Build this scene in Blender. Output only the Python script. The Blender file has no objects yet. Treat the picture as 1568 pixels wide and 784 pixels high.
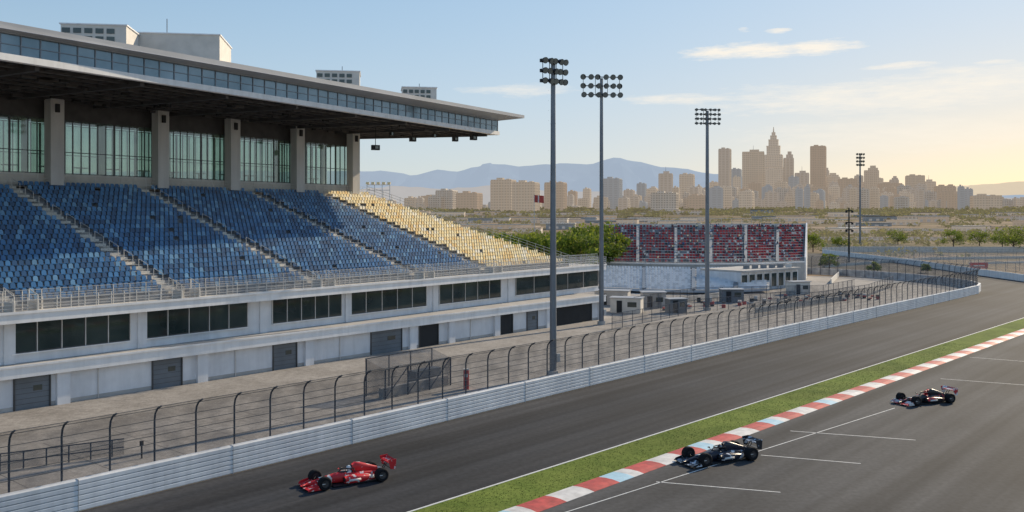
import bpy, math, random
from mathutils import Vector, noise
random.seed(7)
scene=bpy.context.scene
F_=1400.0; H=16.0; HOR=330.0; CX=784.0
# ---------------------------------------------------------------- survey helpers
def U(px,py,z=0.0):
    Y=F_*(H-z)/(py-HOR); return ((px-CX)/F_*Y,Y)
def lerp(a,b,f): return tuple(a[i]+(b[i]-a[i])*f for i in range(len(a)))
def hit(px,A,B):
    k=(px-CX)/F_
    dx,dy=B[0]-A[0],B[1]-A[1]
    return (k*A[1]-A[0])/(dx-k*dy)
def offs(A,B,o):
    dx,dy=B[0]-A[0],B[1]-A[1]; l=math.hypot(dx,dy); n=(-dy/l*o,dx/l*o)
    return (A[0]+n[0],A[1]+n[1]),(B[0]+n[0],B[1]+n[1])
# ---------------------------------------------------------------- materials
def nt(m):
    m.use_nodes=True; return m.node_tree
def mat(name,col,rough=.7,metal=0,var=.12,scale=1.0,bump=0,bscale=20,col2=None,stretch=None,haze=None,hazef=0,detail=2,lo=.3,hi=.7,spec=None,fine=None):
    m=bpy.data.materials.new(name); t=nt(m); N=t.nodes; L=t.links
    b=N['Principled BSDF']; b.inputs['Roughness'].default_value=rough; b.inputs['Metallic'].default_value=metal
    if spec is not None: b.inputs['Specular IOR Level'].default_value=spec
    tc=N.new('ShaderNodeTexCoord'); mp=N.new('ShaderNodeMapping'); L.new(tc.outputs['Object'],mp.inputs[0])
    if stretch:
        mp.vector_type='TEXTURE'; mp.inputs['Rotation'].default_value=(0,0,stretch[0]); mp.inputs['Scale'].default_value=[1/q for q in stretch[1]]
    nz=N.new('ShaderNodeTexNoise'); nz.inputs['Scale'].default_value=scale; nz.inputs['Detail'].default_value=detail
    L.new(mp.outputs[0],nz.inputs[0])
    r=N.new('ShaderNodeValToRGB'); e=r.color_ramp.elements
    e[0].position=lo; e[1].position=hi
    c2=col2 or [min(1,c*(1+var)) for c in col]; c1=col if col2 else [c*(1-var) for c in col]
    e[0].color=(*c1,1); e[1].color=(*c2,1)
    L.new(nz.outputs[0],r.inputs[0]); out=r.outputs[0]
    if fine:
        for (fs,flo,fhi,dk,lt,us) in fine:
            n3=N.new('ShaderNodeTexNoise'); n3.inputs['Scale'].default_value=fs; n3.inputs['Detail'].default_value=3
            src=mp.outputs[0] if us is True else tc.outputs['Object']
            if us=='z':
                m3=N.new('ShaderNodeMapping'); m3.inputs['Scale'].default_value=(1,1,.12); L.new(src,m3.inputs[0]); src=m3.outputs[0]
            L.new(src,n3.inputs[0])
            mr=N.new('ShaderNodeMapRange'); mr.inputs[1].default_value=flo; mr.inputs[2].default_value=fhi; mr.inputs[3].default_value=dk; mr.inputs[4].default_value=lt
            L.new(n3.outputs[0],mr.inputs[0]); vm=N.new('ShaderNodeVectorMath'); vm.operation='SCALE'; L.new(out,vm.inputs[0]); L.new(mr.outputs[0],vm.inputs['Scale']); out=vm.outputs[0]
    L.new(out,b.inputs['Base Color'])
    if bump:
        n2=N.new('ShaderNodeTexNoise'); n2.inputs['Scale'].default_value=bscale; n2.inputs['Detail'].default_value=2
        L.new(tc.outputs['Object'],n2.inputs[0]); bp=N.new('ShaderNodeBump'); bp.inputs['Strength'].default_value=bump
        L.new(n2.outputs[0],bp.inputs['Height']); L.new(bp.outputs[0],b.inputs['Normal'])
    if haze:  # distance haze painted in: constant emission mixed into the surface colour
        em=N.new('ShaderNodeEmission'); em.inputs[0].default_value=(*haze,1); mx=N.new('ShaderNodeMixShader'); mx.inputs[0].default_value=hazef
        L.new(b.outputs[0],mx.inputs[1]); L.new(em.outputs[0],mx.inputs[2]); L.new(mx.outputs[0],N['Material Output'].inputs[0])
    return m
TR=math.atan2(.754,.657)
M={}
M['asphalt']=mat('asphalt',(.033,.036,.042),.85,scale=.9,bump=.25,bscale=9,stretch=(TR,(.012,1,1)),detail=4,col2=(.058,.060,.066),spec=.2,lo=.35,hi=.68,
   fine=[(.05,.35,.65,.78,1.22,False),(3.0,.3,.7,.82,1.18,False),(.35,.40,.62,.66,1.1,True)])
M['asphalt2']=mat('asphalt_pit',(.052,.054,.058),.85,scale=.7,bump=.25,bscale=9,stretch=(TR,(.02,1,1)),detail=4,col2=(.086,.087,.090),spec=.2,lo=.35,hi=.68,
   fine=[(.06,.35,.65,.8,1.22,False),(3.0,.3,.7,.82,1.18,False),(.3,.40,.60,.62,1.1,True)])
M['rubber']=mat('tyre_mark',(.022,.023,.026),.8,scale=.5,var=.2,spec=.2)
M['white']=mat('white_line_paint',(.70,.70,.68),.6,scale=3,var=.12)
M['grass']=mat('turf',(.115,.165,.030),.95,scale=.5,col2=(.185,.23,.05),detail=5,spec=.1,fine=[(4.0,.3,.7,.78,1.22,False),(.12,.35,.65,.82,1.15,False)])
M['blade']=mat('grass_blade',(.13,.18,.035),.9,var=.3,scale=2,spec=.1)
M['red']=mat('kerb_red',(.54,.075,.06),.6,scale=2,var=.2,fine=[(.8,.3,.6,.75,1.05,False)])
M['kwhite']=mat('kerb_white',(.76,.74,.71),.6,scale=2,var=.12,fine=[(.8,.3,.6,.78,1.0,False)])
M['kblue']=mat('kerb_blue',(.42,.64,.76),.6,scale=2,var=.1)
M['barrier']=mat('barrier_paint',(.74,.76,.79),.5,scale=.6,col2=(.88,.89,.90),detail=4,fine=[(.25,.3,.6,.87,1.0,False),(2.2,.35,.6,.9,1.0,'z')])
M['joint']=mat('barrier_joint',(.35,.36,.38),.6)
M['post']=mat('fence_post_steel',(.04,.055,.08),.5,.3)
M['cable']=mat('cable_steel',(.12,.13,.14),.5,.4)
M['apron']=mat('apron_concrete',(.25,.23,.21),.9,scale=.25,bump=.2,bscale=5,col2=(.37,.345,.32),detail=5,fine=[(1.6,.3,.7,.8,1.15,False),(6,.3,.7,.8,1.2,False)])
M['slabj']=mat('slab_joint',(.14,.13,.12),.9)
M['wall']=mat('painted_wall',(.72,.74,.77),.75,scale=.25,col2=(.83,.84,.86),detail=4,fine=[(.9,.3,.6,.92,1.0,False),(1.3,.35,.6,.9,1.0,'z')])
M['trim']=mat('white_trim',(.86,.85,.84),.6,scale=.5,var=.05,detail=3,fine=[(1.5,.35,.55,.9,1.0,'z')])
M['conc']=mat('concrete',(.40,.38,.36),.85,scale=.6,col2=(.52,.50,.47),detail=4)
M['col']=mat('column_concrete',(.62,.60,.58),.8,scale=.3,col2=(.70,.68,.65),detail=3,fine=[(1.2,.35,.6,.9,1.0,'z')])
M['concl']=mat('light_concrete',(.60,.57,.52),.85,scale=1,col2=(.72,.68,.62),detail=4)
M['tread']=mat('terrace_concrete',(.20,.21,.23),.85,scale=.8,col2=(.30,.31,.33),detail=3)
M['roofc']=mat('roof_edge_metal',(.38,.39,.41),.5,.2,scale=.3,var=.08)
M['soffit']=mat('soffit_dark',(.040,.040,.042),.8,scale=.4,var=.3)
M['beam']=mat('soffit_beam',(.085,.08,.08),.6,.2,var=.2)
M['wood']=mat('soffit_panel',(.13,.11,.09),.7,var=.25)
M['band']=mat('fascia_glass',(.13,.20,.25),.10,.4,scale=.3,col2=(.24,.32,.38),detail=4)
M['darkglass']=mat('window_glass',(.012,.024,.024),.05,0,scale=.2,col2=(.045,.065,.06),spec=.9)
M['frame']=mat('window_frame',(.08,.085,.09),.4,.5)
M['door']=mat('door_grey',(.16,.18,.20),.6,scale=.5,var=.15)
M['dark']=mat('dark_opening',(.02,.022,.025),.8)
M['rail']=mat('rail_galvanised',(.64,.63,.61),.45,.3,var=.1)
M['steel']=mat('pole_steel',(.21,.23,.26),.45,.5,scale=.5,var=.12)
M['black']=mat('black_metal',(.02,.02,.022),.5,.2)
M['lens']=mat('lamp_lens',(.22,.24,.23),.2,.3)
for i,c in enumerate([(.030,.12,.27),(.045,.17,.36),(.02,.08,.19),(.13,.29,.47)]): M['blue%d'%i]=mat('seat_blue_%d'%i,c,.35,scale=.6,var=.2)
for i,c in enumerate([(.93,.74,.38),(.93,.80,.50),(.86,.60,.24),(.93,.86,.70)]): M['yel%d'%i]=mat('seat_yellow_%d'%i,c,.45,scale=.6,var=.07)
for i,c in enumerate([(.38,.03,.035),(.52,.05,.05),(.20,.02,.03),(.66,.61,.58),(.05,.05,.06)]): M['rs%d'%i]=mat('seat_red_%d'%i,c,.55,var=.2)
for i,c in enumerate([(.56,.59,.63),(.68,.71,.75),(.48,.52,.57)]): M['gs%d'%i]=mat('seat_grey_%d'%i,c,.55,var=.06)
M['bark']=mat('bark',(.10,.07,.05),.95,scale=4,var=.3)
def leafm(name,c,haze=None,hf=0):
    m=mat(name,c,.75,var=.25,scale=2,haze=haze,hazef=hf,spec=.2); N=m.node_tree.nodes; L=m.node_tree.links
    tl=N.new('ShaderNodeBsdfTranslucent'); tl.inputs[0].default_value=(c[0]*2.0,c[1]*2.0,c[2]*1.1,1); mx=N.new('ShaderNodeMixShader'); mx.inputs[0].default_value=.45
    b=N['Principled BSDF']; tgt=[l.to_socket for l in b.outputs[0].links][0]
    L.new(b.outputs[0],mx.inputs[1]); L.new(tl.outputs[0],mx.inputs[2]); L.new(mx.outputs[0],tgt); return m
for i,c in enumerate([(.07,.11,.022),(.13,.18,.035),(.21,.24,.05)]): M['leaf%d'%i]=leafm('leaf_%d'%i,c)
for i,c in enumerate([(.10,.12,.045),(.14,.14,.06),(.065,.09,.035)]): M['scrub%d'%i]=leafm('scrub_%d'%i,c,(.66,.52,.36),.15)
def tint(name,tcol,gl,bcol):
    m=bpy.data.materials.new(name); t=nt(m); N=t.nodes; L=t.links; N.remove(N['Principled BSDF'])
    tr=N.new('ShaderNodeBsdfTransparent'); tr.inputs[0].default_value=(*tcol,1)
    g=N.new('ShaderNodeBsdfGlossy'); g.inputs['Roughness'].default_value=.04; g.inputs[0].default_value=(.8,.85,.85,1)
    d=N.new('ShaderNodeBsdfDiffuse')
    tc=N.new('ShaderNodeTexCoord'); nz=N.new('ShaderNodeTexNoise'); nz.inputs['Scale'].default_value=.5; nz.inputs['Detail'].default_value=5
    L.new(tc.outputs['Object'],nz.inputs[0]); r=N.new('ShaderNodeValToRGB'); r.color_ramp.elements[0].position=.42; r.color_ramp.elements[1].position=.58
    r.color_ramp.elements[0].color=(*[c*.35 for c in bcol],1); r.color_ramp.elements[1].color=(*bcol,1); L.new(nz.outputs[0],r.inputs[0]); L.new(r.outputs[0],d.inputs[0])
    m1=N.new('ShaderNodeMixShader'); m1.inputs[0].default_value=gl; L.new(tr.outputs[0],m1.inputs[1]); L.new(g.outputs[0],m1.inputs[2])
    m2=N.new('ShaderNodeMixShader'); m2.inputs[0].default_value=.3; L.new(m1.outputs[0],m2.inputs[1]); L.new(d.outputs[0],m2.inputs[2])
    L.new(m2.outputs[0],N['Material Output'].inputs[0]); return m
M['glass']=tint('lounge_glass',(.70,.86,.78),.25,(.42,.60,.42))
def meshmat(name,col,f):
    m=bpy.data.materials.new(name); t=nt(m); N=t.nodes; L=t.links; b=N['Principled BSDF']
    b.inputs['Base Color'].default_value=(*col,1); b.inputs['Roughness'].default_value=.6
    tr=N.new('ShaderNodeBsdfTransparent'); mx=N.new('ShaderNodeMixShader')
    tc=N.new('ShaderNodeTexCoord'); nz=N.new('ShaderNodeTexNoise'); nz.inputs['Scale'].default_value=.8; nz.inputs['Detail'].default_value=1; L.new(tc.outputs['Object'],nz.inputs[0])
    ml=N.new('ShaderNodeMath'); ml.operation='MULTIPLY'; ml.inputs[1].default_value=f*2; L.new(nz.outputs[0],ml.inputs[0]); L.new(ml.outputs[0],mx.inputs[0])
    L.new(tr.outputs[0],mx.inputs[1]); L.new(b.outputs[0],mx.inputs[2]); L.new(mx.outputs[0],N['Material Output'].inputs[0]); return m
M['mesh']=meshmat('wire_mesh',(.10,.11,.13),.32)
M['mesh2']=meshmat('wire_mesh_light',(.5,.5,.5),.20)
# ---------------------------------------------------------------- mesh builder
class MB:
    def __init__(s): s.v=[];s.f=[];s.m=[];s.names=[]
    def mi(s,n):
        if n not in s.names: s.names.append(n)
        return s.names.index(n)
    def face(s,pts,m):
        b=len(s.v); s.v.extend(pts); s.f.append(tuple(range(b,b+len(pts)))); s.m.append(s.mi(m))
    def hexa(s,c,m):
        b=len(s.v); s.v.extend(c); k=s.mi(m)
        for q in ((0,3,2,1),(4,5,6,7),(0,1,5,4),(1,2,6,5),(2,3,7,6),(3,0,4,7)):
            s.f.append(tuple(b+i for i in q)); s.m.append(k)
    def box(s,c,d,m,rot=0):
        x,y,z=c; a,b,h=d[0]/2,d[1]/2,d[2]/2; cr,sr=math.cos(rot),math.sin(rot)
        P=[(-a,-b,-h),(a,-b,-h),(a,b,-h),(-a,b,-h),(-a,-b,h),(a,-b,h),(a,b,h),(-a,b,h)]
        s.hexa([(x+p[0]*cr-p[1]*sr,y+p[0]*sr+p[1]*cr,z+p[2]) for p in P],m)
    def seg(s,A,B,o0,o1,z0,z1,m):
        a0,b0=offs(A,B,o0); a1,b1=offs(A,B,o1)
        s.hexa([(*a0,z0),(*b0,z0),(*b1,z0),(*a1,z0),(*a0,z1),(*b0,z1),(*b1,z1),(*a1,z1)],m)
    def rod(s,p,q,r,m,n=6,r2=None):
        p=Vector(p);q=Vector(q);d=(q-p).normalized(); a=d.orthogonal().normalized(); c=d.cross(a); r2=r if r2 is None else r2
        b=len(s.v); k=s.mi(m)
        for i in range(n):
            t=2*math.pi*i/n; o=a*math.cos(t)+c*math.sin(t); s.v.append(tuple(p+o*r)); s.v.append(tuple(q+o*r2))
        for i in range(n):
            j=(i+1)%n; s.f.append((b+2*i,b+2*j,b+2*j+1,b+2*i+1)); s.m.append(k)
        s.f.append(tuple(b+2*i for i in range(n))[::-1]); s.m.append(k); s.f.append(tuple(b+2*i+1 for i in range(n))); s.m.append(k)
    def sweep(s,pts,prof,m,closed=True,cap=True):
        n=len(pts); k=s.mi(m); b=len(s.v); P=len(prof)
        for i in range(n):
            p=Vector(pts[i][:2]); d0=(p-Vector(pts[i-1][:2])).normalized() if i else None; d1=(Vector(pts[i+1][:2])-p).normalized() if i<n-1 else None
            d=(d0+d1).normalized() if d0 is not None and d1 is not None else (d0 if d1 is None else d1)
            nx,ny=-d.y,d.x; zz=pts[i][2] if len(pts[i])>2 else 0
            for o,z in prof: s.v.append((p.x+nx*o,p.y+ny*o,z+zz))
        for i in range(n-1):
            for j in range(P if closed else P-1):
                jj=(j+1)%P; s.f.append((b+i*P+j,b+(i+1)*P+j,b+(i+1)*P+jj,b+i*P+jj)); s.m.append(k)
        if closed and cap:
            s.f.append(tuple(b+j for j in range(P))); s.m.append(k); s.f.append(tuple(b+(n-1)*P+j for j in range(P))[::-1]); s.m.append(k)
    def loft(s,secs,m,n=10,pw=.6):
        b=len(s.v); k=s.mi(m)
        for x,yc,hw,zb,zt in secs:
            zc=(zb+zt)/2; hh=(zt-zb)/2
            for i in range(n):
                t=2*math.pi*(i+.5)/n; c,si=math.cos(t),math.sin(t)
                s.v.append((x,yc+hw*math.copysign(abs(c)**pw,c),zc+hh*math.copysign(abs(si)**pw,si)))
        for i in range(len(secs)-1):
            for j in range(n):
                jj=(j+1)%n; s.f.append((b+i*n+j,b+i*n+jj,b+(i+1)*n+jj,b+(i+1)*n+j)); s.m.append(k)
        s.f.append(tuple(b+j for j in range(n))); s.m.append(k); s.f.append(tuple(b+(len(secs)-1)*n+j for j in range(n))[::-1]); s.m.append(k)
    def ball(s,c,r,m,nu=12,nv=8):
        b=len(s.v);k=s.mi(m)
        for i in range(nv+1):
            a=math.pi*i/nv
            for j in range(nu):
                t=2*math.pi*j/nu; s.v.append((c[0]+r[0]*math.sin(a)*math.cos(t),c[1]+r[1]*math.sin(a)*math.sin(t),c[2]+r[2]*math.cos(a)))
        for i in range(nv):
            for j in range(nu):
                jj=(j+1)%nu; s.f.append((b+i*nu+j,b+(i+1)*nu+j,b+(i+1)*nu+jj,b+i*nu+jj)); s.m.append(k)
    def leaves(s,c,r,n,size,mats):
        for _ in range(n):
            d=Vector((random.gauss(0,1),random.gauss(0,1),random.gauss(0,1))).normalized()*(random.random()**.45)
            p=Vector((c[0]+d.x*r[0],c[1]+d.y*r[1],c[2]+d.z*r[2]))
            a=Vector((random.gauss(0,1),random.gauss(0,1),random.gauss(0,1))).normalized(); b_=a.orthogonal().normalized(); z=size*random.uniform(.6,1.3)
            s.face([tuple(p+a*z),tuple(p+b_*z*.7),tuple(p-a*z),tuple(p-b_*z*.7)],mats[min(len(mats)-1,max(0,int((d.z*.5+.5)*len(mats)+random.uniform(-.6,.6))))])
    def obj(s,name,parent=None,smooth=False,loc=None,rz=None):
        me=bpy.data.meshes.new(name); me.from_pydata(s.v,[],s.f)
        for n in s.names: me.materials.append(M[n])
        me.polygons.foreach_set('material_index',s.m)
        if smooth: me.polygons.foreach_set('use_smooth',[True]*len(s.f))
        me.update(); o=bpy.data.objects.new(name,me); scene.collection.objects.link(o)
        if parent: o.parent=parent
        if loc: o.location=loc
        if rz is not None: o.rotation_euler=(0,0,rz)
        return o
def empty(name,loc=(0,0,0)):
    e=bpy.data.objects.new(name,None); e.empty_display_size=1; e.location=loc; scene.collection.objects.link(e); return e
# ---------------------------------------------------------------- terrain
def sm(a,b,x):
    t=max(0,min(1,(x-a)/(b-a))); return t*t*(3-2*t)
def gz(x,y):
    if y<430: return 0.0
    d=sm(430,2000,y)*32
    return d+noise.noise(Vector((x/160,y/160,0)))*3.0*sm(430,800,y)
ys=[-300,-100,50,200,430]; y=430
while y<16000: y*=1.06; ys.append(y)
xs=[-9000+18000*i/160 for i in range(161)]
xs=[math.copysign(abs(x/9000)**2.0*9000,x) for x in xs]
mb=MB()
for yy in ys:
    for xx in xs:
        k=max(1,yy/2200); mb.v.append((xx*k,yy,gz(xx*k,yy)))
nx=len(xs)
for j in range(len(ys)-1):
    for i in range(nx-1):
        mb.f.append((j*nx+i,j*nx+i+1,(j+1)*nx+i+1,(j+1)*nx+i)); mb.m.append(0)
mb.names=['ground']
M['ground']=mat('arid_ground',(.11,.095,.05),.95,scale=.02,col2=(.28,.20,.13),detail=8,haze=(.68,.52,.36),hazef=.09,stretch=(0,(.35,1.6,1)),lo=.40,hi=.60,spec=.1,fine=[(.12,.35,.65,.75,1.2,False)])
mb.obj('ground')
# ---------------------------------------------------------------- track
W0=(-23.4,49.3); Wd=(.657,.754)
wall=[(W0[0]-Wd[0]*60,W0[1]-Wd[1]*60),W0,(3.84,81.5),(35.0,117.9),(64,151),(88,178.3),(95.5,187),(99,193),(101,201),(101,211),(98.5,223),(93,236),(84,248),(70,262)]
outer=[(10,-40),(70,40),(118,105),(140,150),(139,185),(124,221),(125,245),(130,300),(131,386)]
mb=MB(); mb.names=['asphalt']
poly=[(p[0],p[1],.004) for p in wall]+[(60,300,.004),(80,386,.004)]+[(p[0],p[1],.004) for p in reversed(outer)]
mb.face(poly,'asphalt'); mb.obj('race_track')
GL0,GL1=U(630,784),U(1568,487); KL0,KL1=U(765,784),U(1568,503)
def ext(A,B,a,b): return lerp(A,B,a),lerp(A,B,b)
g0,g1=ext(GL0,GL1,-.5,1.35); k0,k1=ext(KL0,KL1,-.5,1.5)
mb=MB()
kw=1.6
ks0,ks1=offs(k0,k1,-kw)
mb.face([(*ks0,.008),(30,-14,.008),(118,105,.008),(*ks1,.008)],'asphalt2'); mb.obj('pit_lane')
mb=MB(); mb.face([(*g0,.012),(*k0,.012),(*k1,.012),(*g1,.012)],'grass')
for _ in range(14000):
    f=random.random()**1.5*.6+.05; e=random.uniform(.0,1.0)
    a=lerp(g0,g1,f); b=lerp(k0,k1,f); p=lerp(a,b,.03+.96*e); h=random.uniform(.03,.075); an=random.uniform(0,3.14); w=.025
    mb.face([(p[0]-w*math.cos(an),p[1]-w*math.sin(an),.012),(p[0]+w*math.cos(an),p[1]+w*math.sin(an),.012),(p[0]+random.uniform(-.03,.03),p[1],h)],'blade')
mb.obj('grass_verge')
mb=MB(); mb.seg(g0,g1,.02,.17,.0,.016,'white')
lines=[((868,784),(1370,625)),((1005,738),(1195,754)),((1165,697),(1318,710)),((1210,660),(1402,674)),((1485,547),(1600,556)),((1440,580),(1600,592))]
for i,(a,b) in enumerate(lines):
    A,B=U(*a),U(*b)
    if i==0: A=lerp(A,B,-.5)
    mb.seg(A,B,-.05 if i else -.04,.05 if i else .04,.0,.0125,'white')
mb.obj('track_markings')
L=math.hypot(k1[0]-k0[0],k1[1]-k0[1]); n=int(L/2.5); mb=MB()
for i in range(n):
    a=lerp(k0,k1,i/n); b=lerp(k0,k1,(i+1)/n)
    prof=[(.0,0),(.0,.03),(-.5,.085),(-1.1,.085),(-kw,.02),(-kw,0)]
    if i%2==0: mb.sweep([a,b],prof,'red')
    elif i<38 and i%4==1:
        c=lerp(a,b,.6); mb.sweep([a,c],prof,'kblue'); mb.sweep([c,b],prof,'kwhite')
    else: mb.sweep([a,b],prof,'kwhite')
mb.obj('kerb')
mb=MB(); bh=1.75; nb=6
mb.sweep(wall,[(.12,0),(.12,bh-.02),(.42,bh-.02),(.42,0)],'barrier')
for i in range(nb):
    z0=.06+i*(bh-.06)/nb; z1=z0+(bh-.06)/nb-.035
    mb.sweep(wall,[(.02,z0),(0,z0+.03),(0,z1-.03),(.02,z1),(.12,z1),(.12,z0)],'barrier')
def walk(pts,step,start=0):
    out=[];d=start;acc=0
    for i in range(len(pts)-1):
        a,b=pts[i],pts[i+1];l=math.hypot(b[0]-a[0],b[1]-a[1])
        while d<=acc+l:
            f=(d-acc)/l; out.append((lerp(a,b,f),((b[0]-a[0])/l,(b[1]-a[1])/l))); d+=step
        acc+=l
    return out
for p,d in walk(wall,9.5,3):
    mb.sweep([(p[0],p[1]),(p[0]+d[0]*.04,p[1]+d[1]*.04)],[(-.01,0),(-.01,bh),(.3,bh+.004),(.3,0)],'joint')
mb.obj('track_barrier')
fe=empty('catch_fence')
mb=MB(); pts=walk(wall,2.65,1.1)
for p,d in pts:
    nx_,ny_=-d[1],d[0]
    def Q(o,z): return (p[0]+nx_*o,p[1]+ny_*o,z)
    path=[Q(.6,0),Q(.6,4.1),Q(.5,4.5),Q(.25,4.8),Q(-.15,5.0)]
    for a,b in zip(path,path[1:]): mb.rod(a,b,.06,'post',5)
mb.obj('posts',fe)
mb=MB()
for o,z in [(.53,2.3),(.53,2.75),(.53,3.2),(.53,3.65),(.53,4.1),(.22,4.78),(-.15,5.0)]:
    mb.sweep(wall,[(o-.014,z-.014),(o+.014,z-.014),(o+.014,z+.014),(o-.014,z+.014)],'cable')
mb.obj('cables',fe)
mb=MB(); mb.sweep(wall,[(.54,.1),(.54,4.1),(.44,4.5),(.2,4.8),(-.15,5.0)],'mesh',closed=False); mb.obj('wire_mesh',fe)
# ---------------------------------------------------------------- grandstand
def G(s,t): return (-41+.547*s-.837*t,73.4+.837*s+.547*t)
def G3(s,t,z): return (*G(s,t),z)
gs=empty('grandstand')
FA,FB=(-41.1,73.4),(15.3,148.5); TA,TB=U(0,565,3.7),U(928,452,3.7)
FL=lerp(FA,FB,-.4); TL=lerp(TA,TB,-.4)
mb=MB()
R=24; S0=-34
def St(s,r): return G(s,2+18*r-6*(1-r)*s/94)
def Zr(i): return 8.5+10.7*i/R
tops=[-20,-5,11,26.5,42.3,55.3]; bots=[-13,2,17.3,34.5,51,65]
def sae(k,r): return bots[k]+(tops[k]-bots[k])*r
def send(r): return 86+(65-86)*r
dk=[(*FL,8.05),(*FB,8.05),(*G(92,16),8.05),(*G(S0,16),8.05)]
mb.face(dk,'concl')
mb.seg(FL,FB,0,.3,7.2,8.12,'trim')
mb.seg(FL,FB,-.12,-.005,7.95,8.16,'trim')
mb.seg(FL,FB,.3,1.9,7.25,7.5,'conc')
mb.seg(FL,FB,1.5,1.8,3.72,7.25,'wall')
mb.seg(TL,TB,0,.35,2.75,3.75,'trim')
mb.seg(TL,TB,-.1,-.005,3.62,3.8,'trim')
mb.seg(TL,TB,.35,9,3.35,3.7,'conc')
mb.seg(TL,TB,.7,1.0,0,3.36,'wall')
def endwall(A,z0,z1,ln,m):
    d=(-.837,.547); mb.hexa([(A[0],A[1],z0),(A[0]-.3,A[1]-.2,z0),(A[0]-.3+d[0]*ln,A[1]-.2+d[1]*ln,z0),(A[0]+d[0]*ln,A[1]+d[1]*ln,z0),(A[0],A[1],z1),(A[0]-.3,A[1]-.2,z1),(A[0]-.3+d[0]*ln,A[1]-.2+d[1]*ln,z1),(A[0]+d[0]*ln,A[1]+d[1]*ln,z1)],m)
a_,b_=offs(TL,TB,1.0); endwall(b_,0,3.34,28,'wall'); a_,b_=offs(FL,FB,1.82); endwall(b_,3.72,8.0,26,'wall')
wins=[(-180,-20),(16,198),(222,378),(416,522),(534,652),(672,766),(789,915)]
wa,wb=offs(FA,FB,1.5)
def wpt(px): 
    f=hit(px,wa,wb); return lerp(wa,wb,f)
for px in (5,210,397,528,662,777):
    p=wpt(px); q=lerp(p,wb,.9/ max(1,math.dist(p,wb)))
    mb.seg(p,q,-.18,0.0,3.72,7.22,'wall')
for a,b in wins:
    A,B=wpt(a),wpt(b); z0,z1=4.65,7.1
    mb.seg(A,B,-.06,.0,z0-.1,z1+.1,'frame')
    nP=5
    for i in range(nP):
        p=lerp(A,B,(i+.04)/nP); q=lerp(A,B,(i+.96)/nP); mb.seg(p,q,-.075,-.061,z0,z1,'darkglass')
    for i in range(nP+1):
        p=lerp(A,B,i/nP); d=math.dist(A,B); q=(p[0]+(B[0]-A[0])/d*.07,p[1]+(B[1]-A[1])/d*.07)
        mb.seg(p,q,-.12,-.02,z0-.1,z1+.1,'rail')
    mb.seg(A,B,-.22,-.0,z0-.2,z0-.11,'trim')
la,lb=offs(TA,TB,.7)
def lpt(px): return lerp(la,lb,hit(px,la,lb))
for a,b,h,m in [(20,75,2.6,'door'),(232,277,2.6,'door'),(417,453,2.6,'door'),(567,614,2.8,'door'),(641,670,2.6,'dark'),(765,784,2.8,'dark'),(806,822,2.7,'door'),(850,905,2.9,'dark')]:
    A,B=lpt(a),lpt(b); mb.seg(A,B,-.03,.0,.02,h,m); mb.seg(A,B,-.12,0,h+.01,h+.12,'frame')
    for P in (A,B):
        d=math.dist(A,B); q=(P[0]+(B[0]-A[0])/d*.12,P[1]+(B[1]-A[1])/d*.12); mb.seg(P,q,-.12,0,0,h+.01,'frame')
    if m=='door':
        for i in range(1,6): mb.seg(A,B,-.036,-.03,h*i/6,h*i/6+.03,'frame')
        mb.seg(lerp(A,B,.55),lerp(A,B,.8),-.05,-.03,1.45,1.9,'darkglass')
for px in (85,300,465,625,685,755,835,915):
    p=lpt(px); q=lerp(p,lb,1.1/max(1.2,math.dist(p,lb))); mb.seg(p,q,-.35,-.0,0,3.34,'wall')
mb.seg(la,lb,-.02,0,0,.35,'conc')
for px in (150,360,520,720):
    p=lpt(px); mb.rod((p[0]+.05,p[1]-.05,0),(p[0]+.05,p[1]-.05,3.3),.05,'rail',6); mb.box((p[0]+.3,p[1]-.1,2.9),(.35,.2,.2),'black',.9)
mb.obj('podium',gs)
mb=MB()
for i in range(R):
    r0,r1=i/R,(i+1)/R; z=Zr(i); zp=Zr(i-1) if i else 8.05
    s1=send(r0)
    a,b=St(S0,r0),St(s1,r0); c,d=St(send(r1),r1),St(S0,r1)
    mb.face([(*a,z),(*b,z),(*c,z),(*d,z)],'tread'); mb.face([(*a,zp),(*b,zp),(*b,z),(*a,z)],'tread')
    mb.face([(*b,0),(*c,0),(*c,z),(*b,z)],'conc')
for k in range(6):
    for i in range(R):
        for h in (0,.5):
            r0=(i+h)/R; r1=(i+h+.5)/R; z=Zr(i)+.01+h*10.7/R; s=sae(k,r0); s2=sae(k,r1)
            a,b,c,d=St(s-.65,r0),St(s+.65,r0),St(s2+.65,r1),St(s2-.65,r1)
            mb.hexa([(*a,z-.2),(*b,z-.2),(*c,z-.2),(*d,z-.2),(*a,z+.02),(*b,z+.02),(*c,z+.02),(*d,z+.02)],'concl')
mb.obj('terrace_steps',gs)
mb=MB()
def seat(mb,p,ux,uy,vx,vy,z,m,w=.24):
    def q(a,b,c): return (p[0]+ux*a+vx*b,p[1]+uy*a+vy*b,z+c)
    mb.hexa([q(-w,.05,.36),q(w,.05,.36),q(w,.46,.33),q(-w,.46,.33),q(-w,.05,.43),q(w,.05,.43),q(w,.46,.40),q(-w,.46,.40)],m)
    o=[(-w,.38),(w,.38),(w,.72),(w*.6,.84),(-w*.6,.84),(-w,.72)]
    f=[q(a,.46+(c-.38)*.2,c) for a,c in o]; g=[q(a,.51+(c-.38)*.2,c) for a,c in o]
    mb.face(f,m); mb.face(g[::-1],m)
    for i in range(2,5): mb.face([f[i],f[i-1],g[i-1],g[i]],m)
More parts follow.
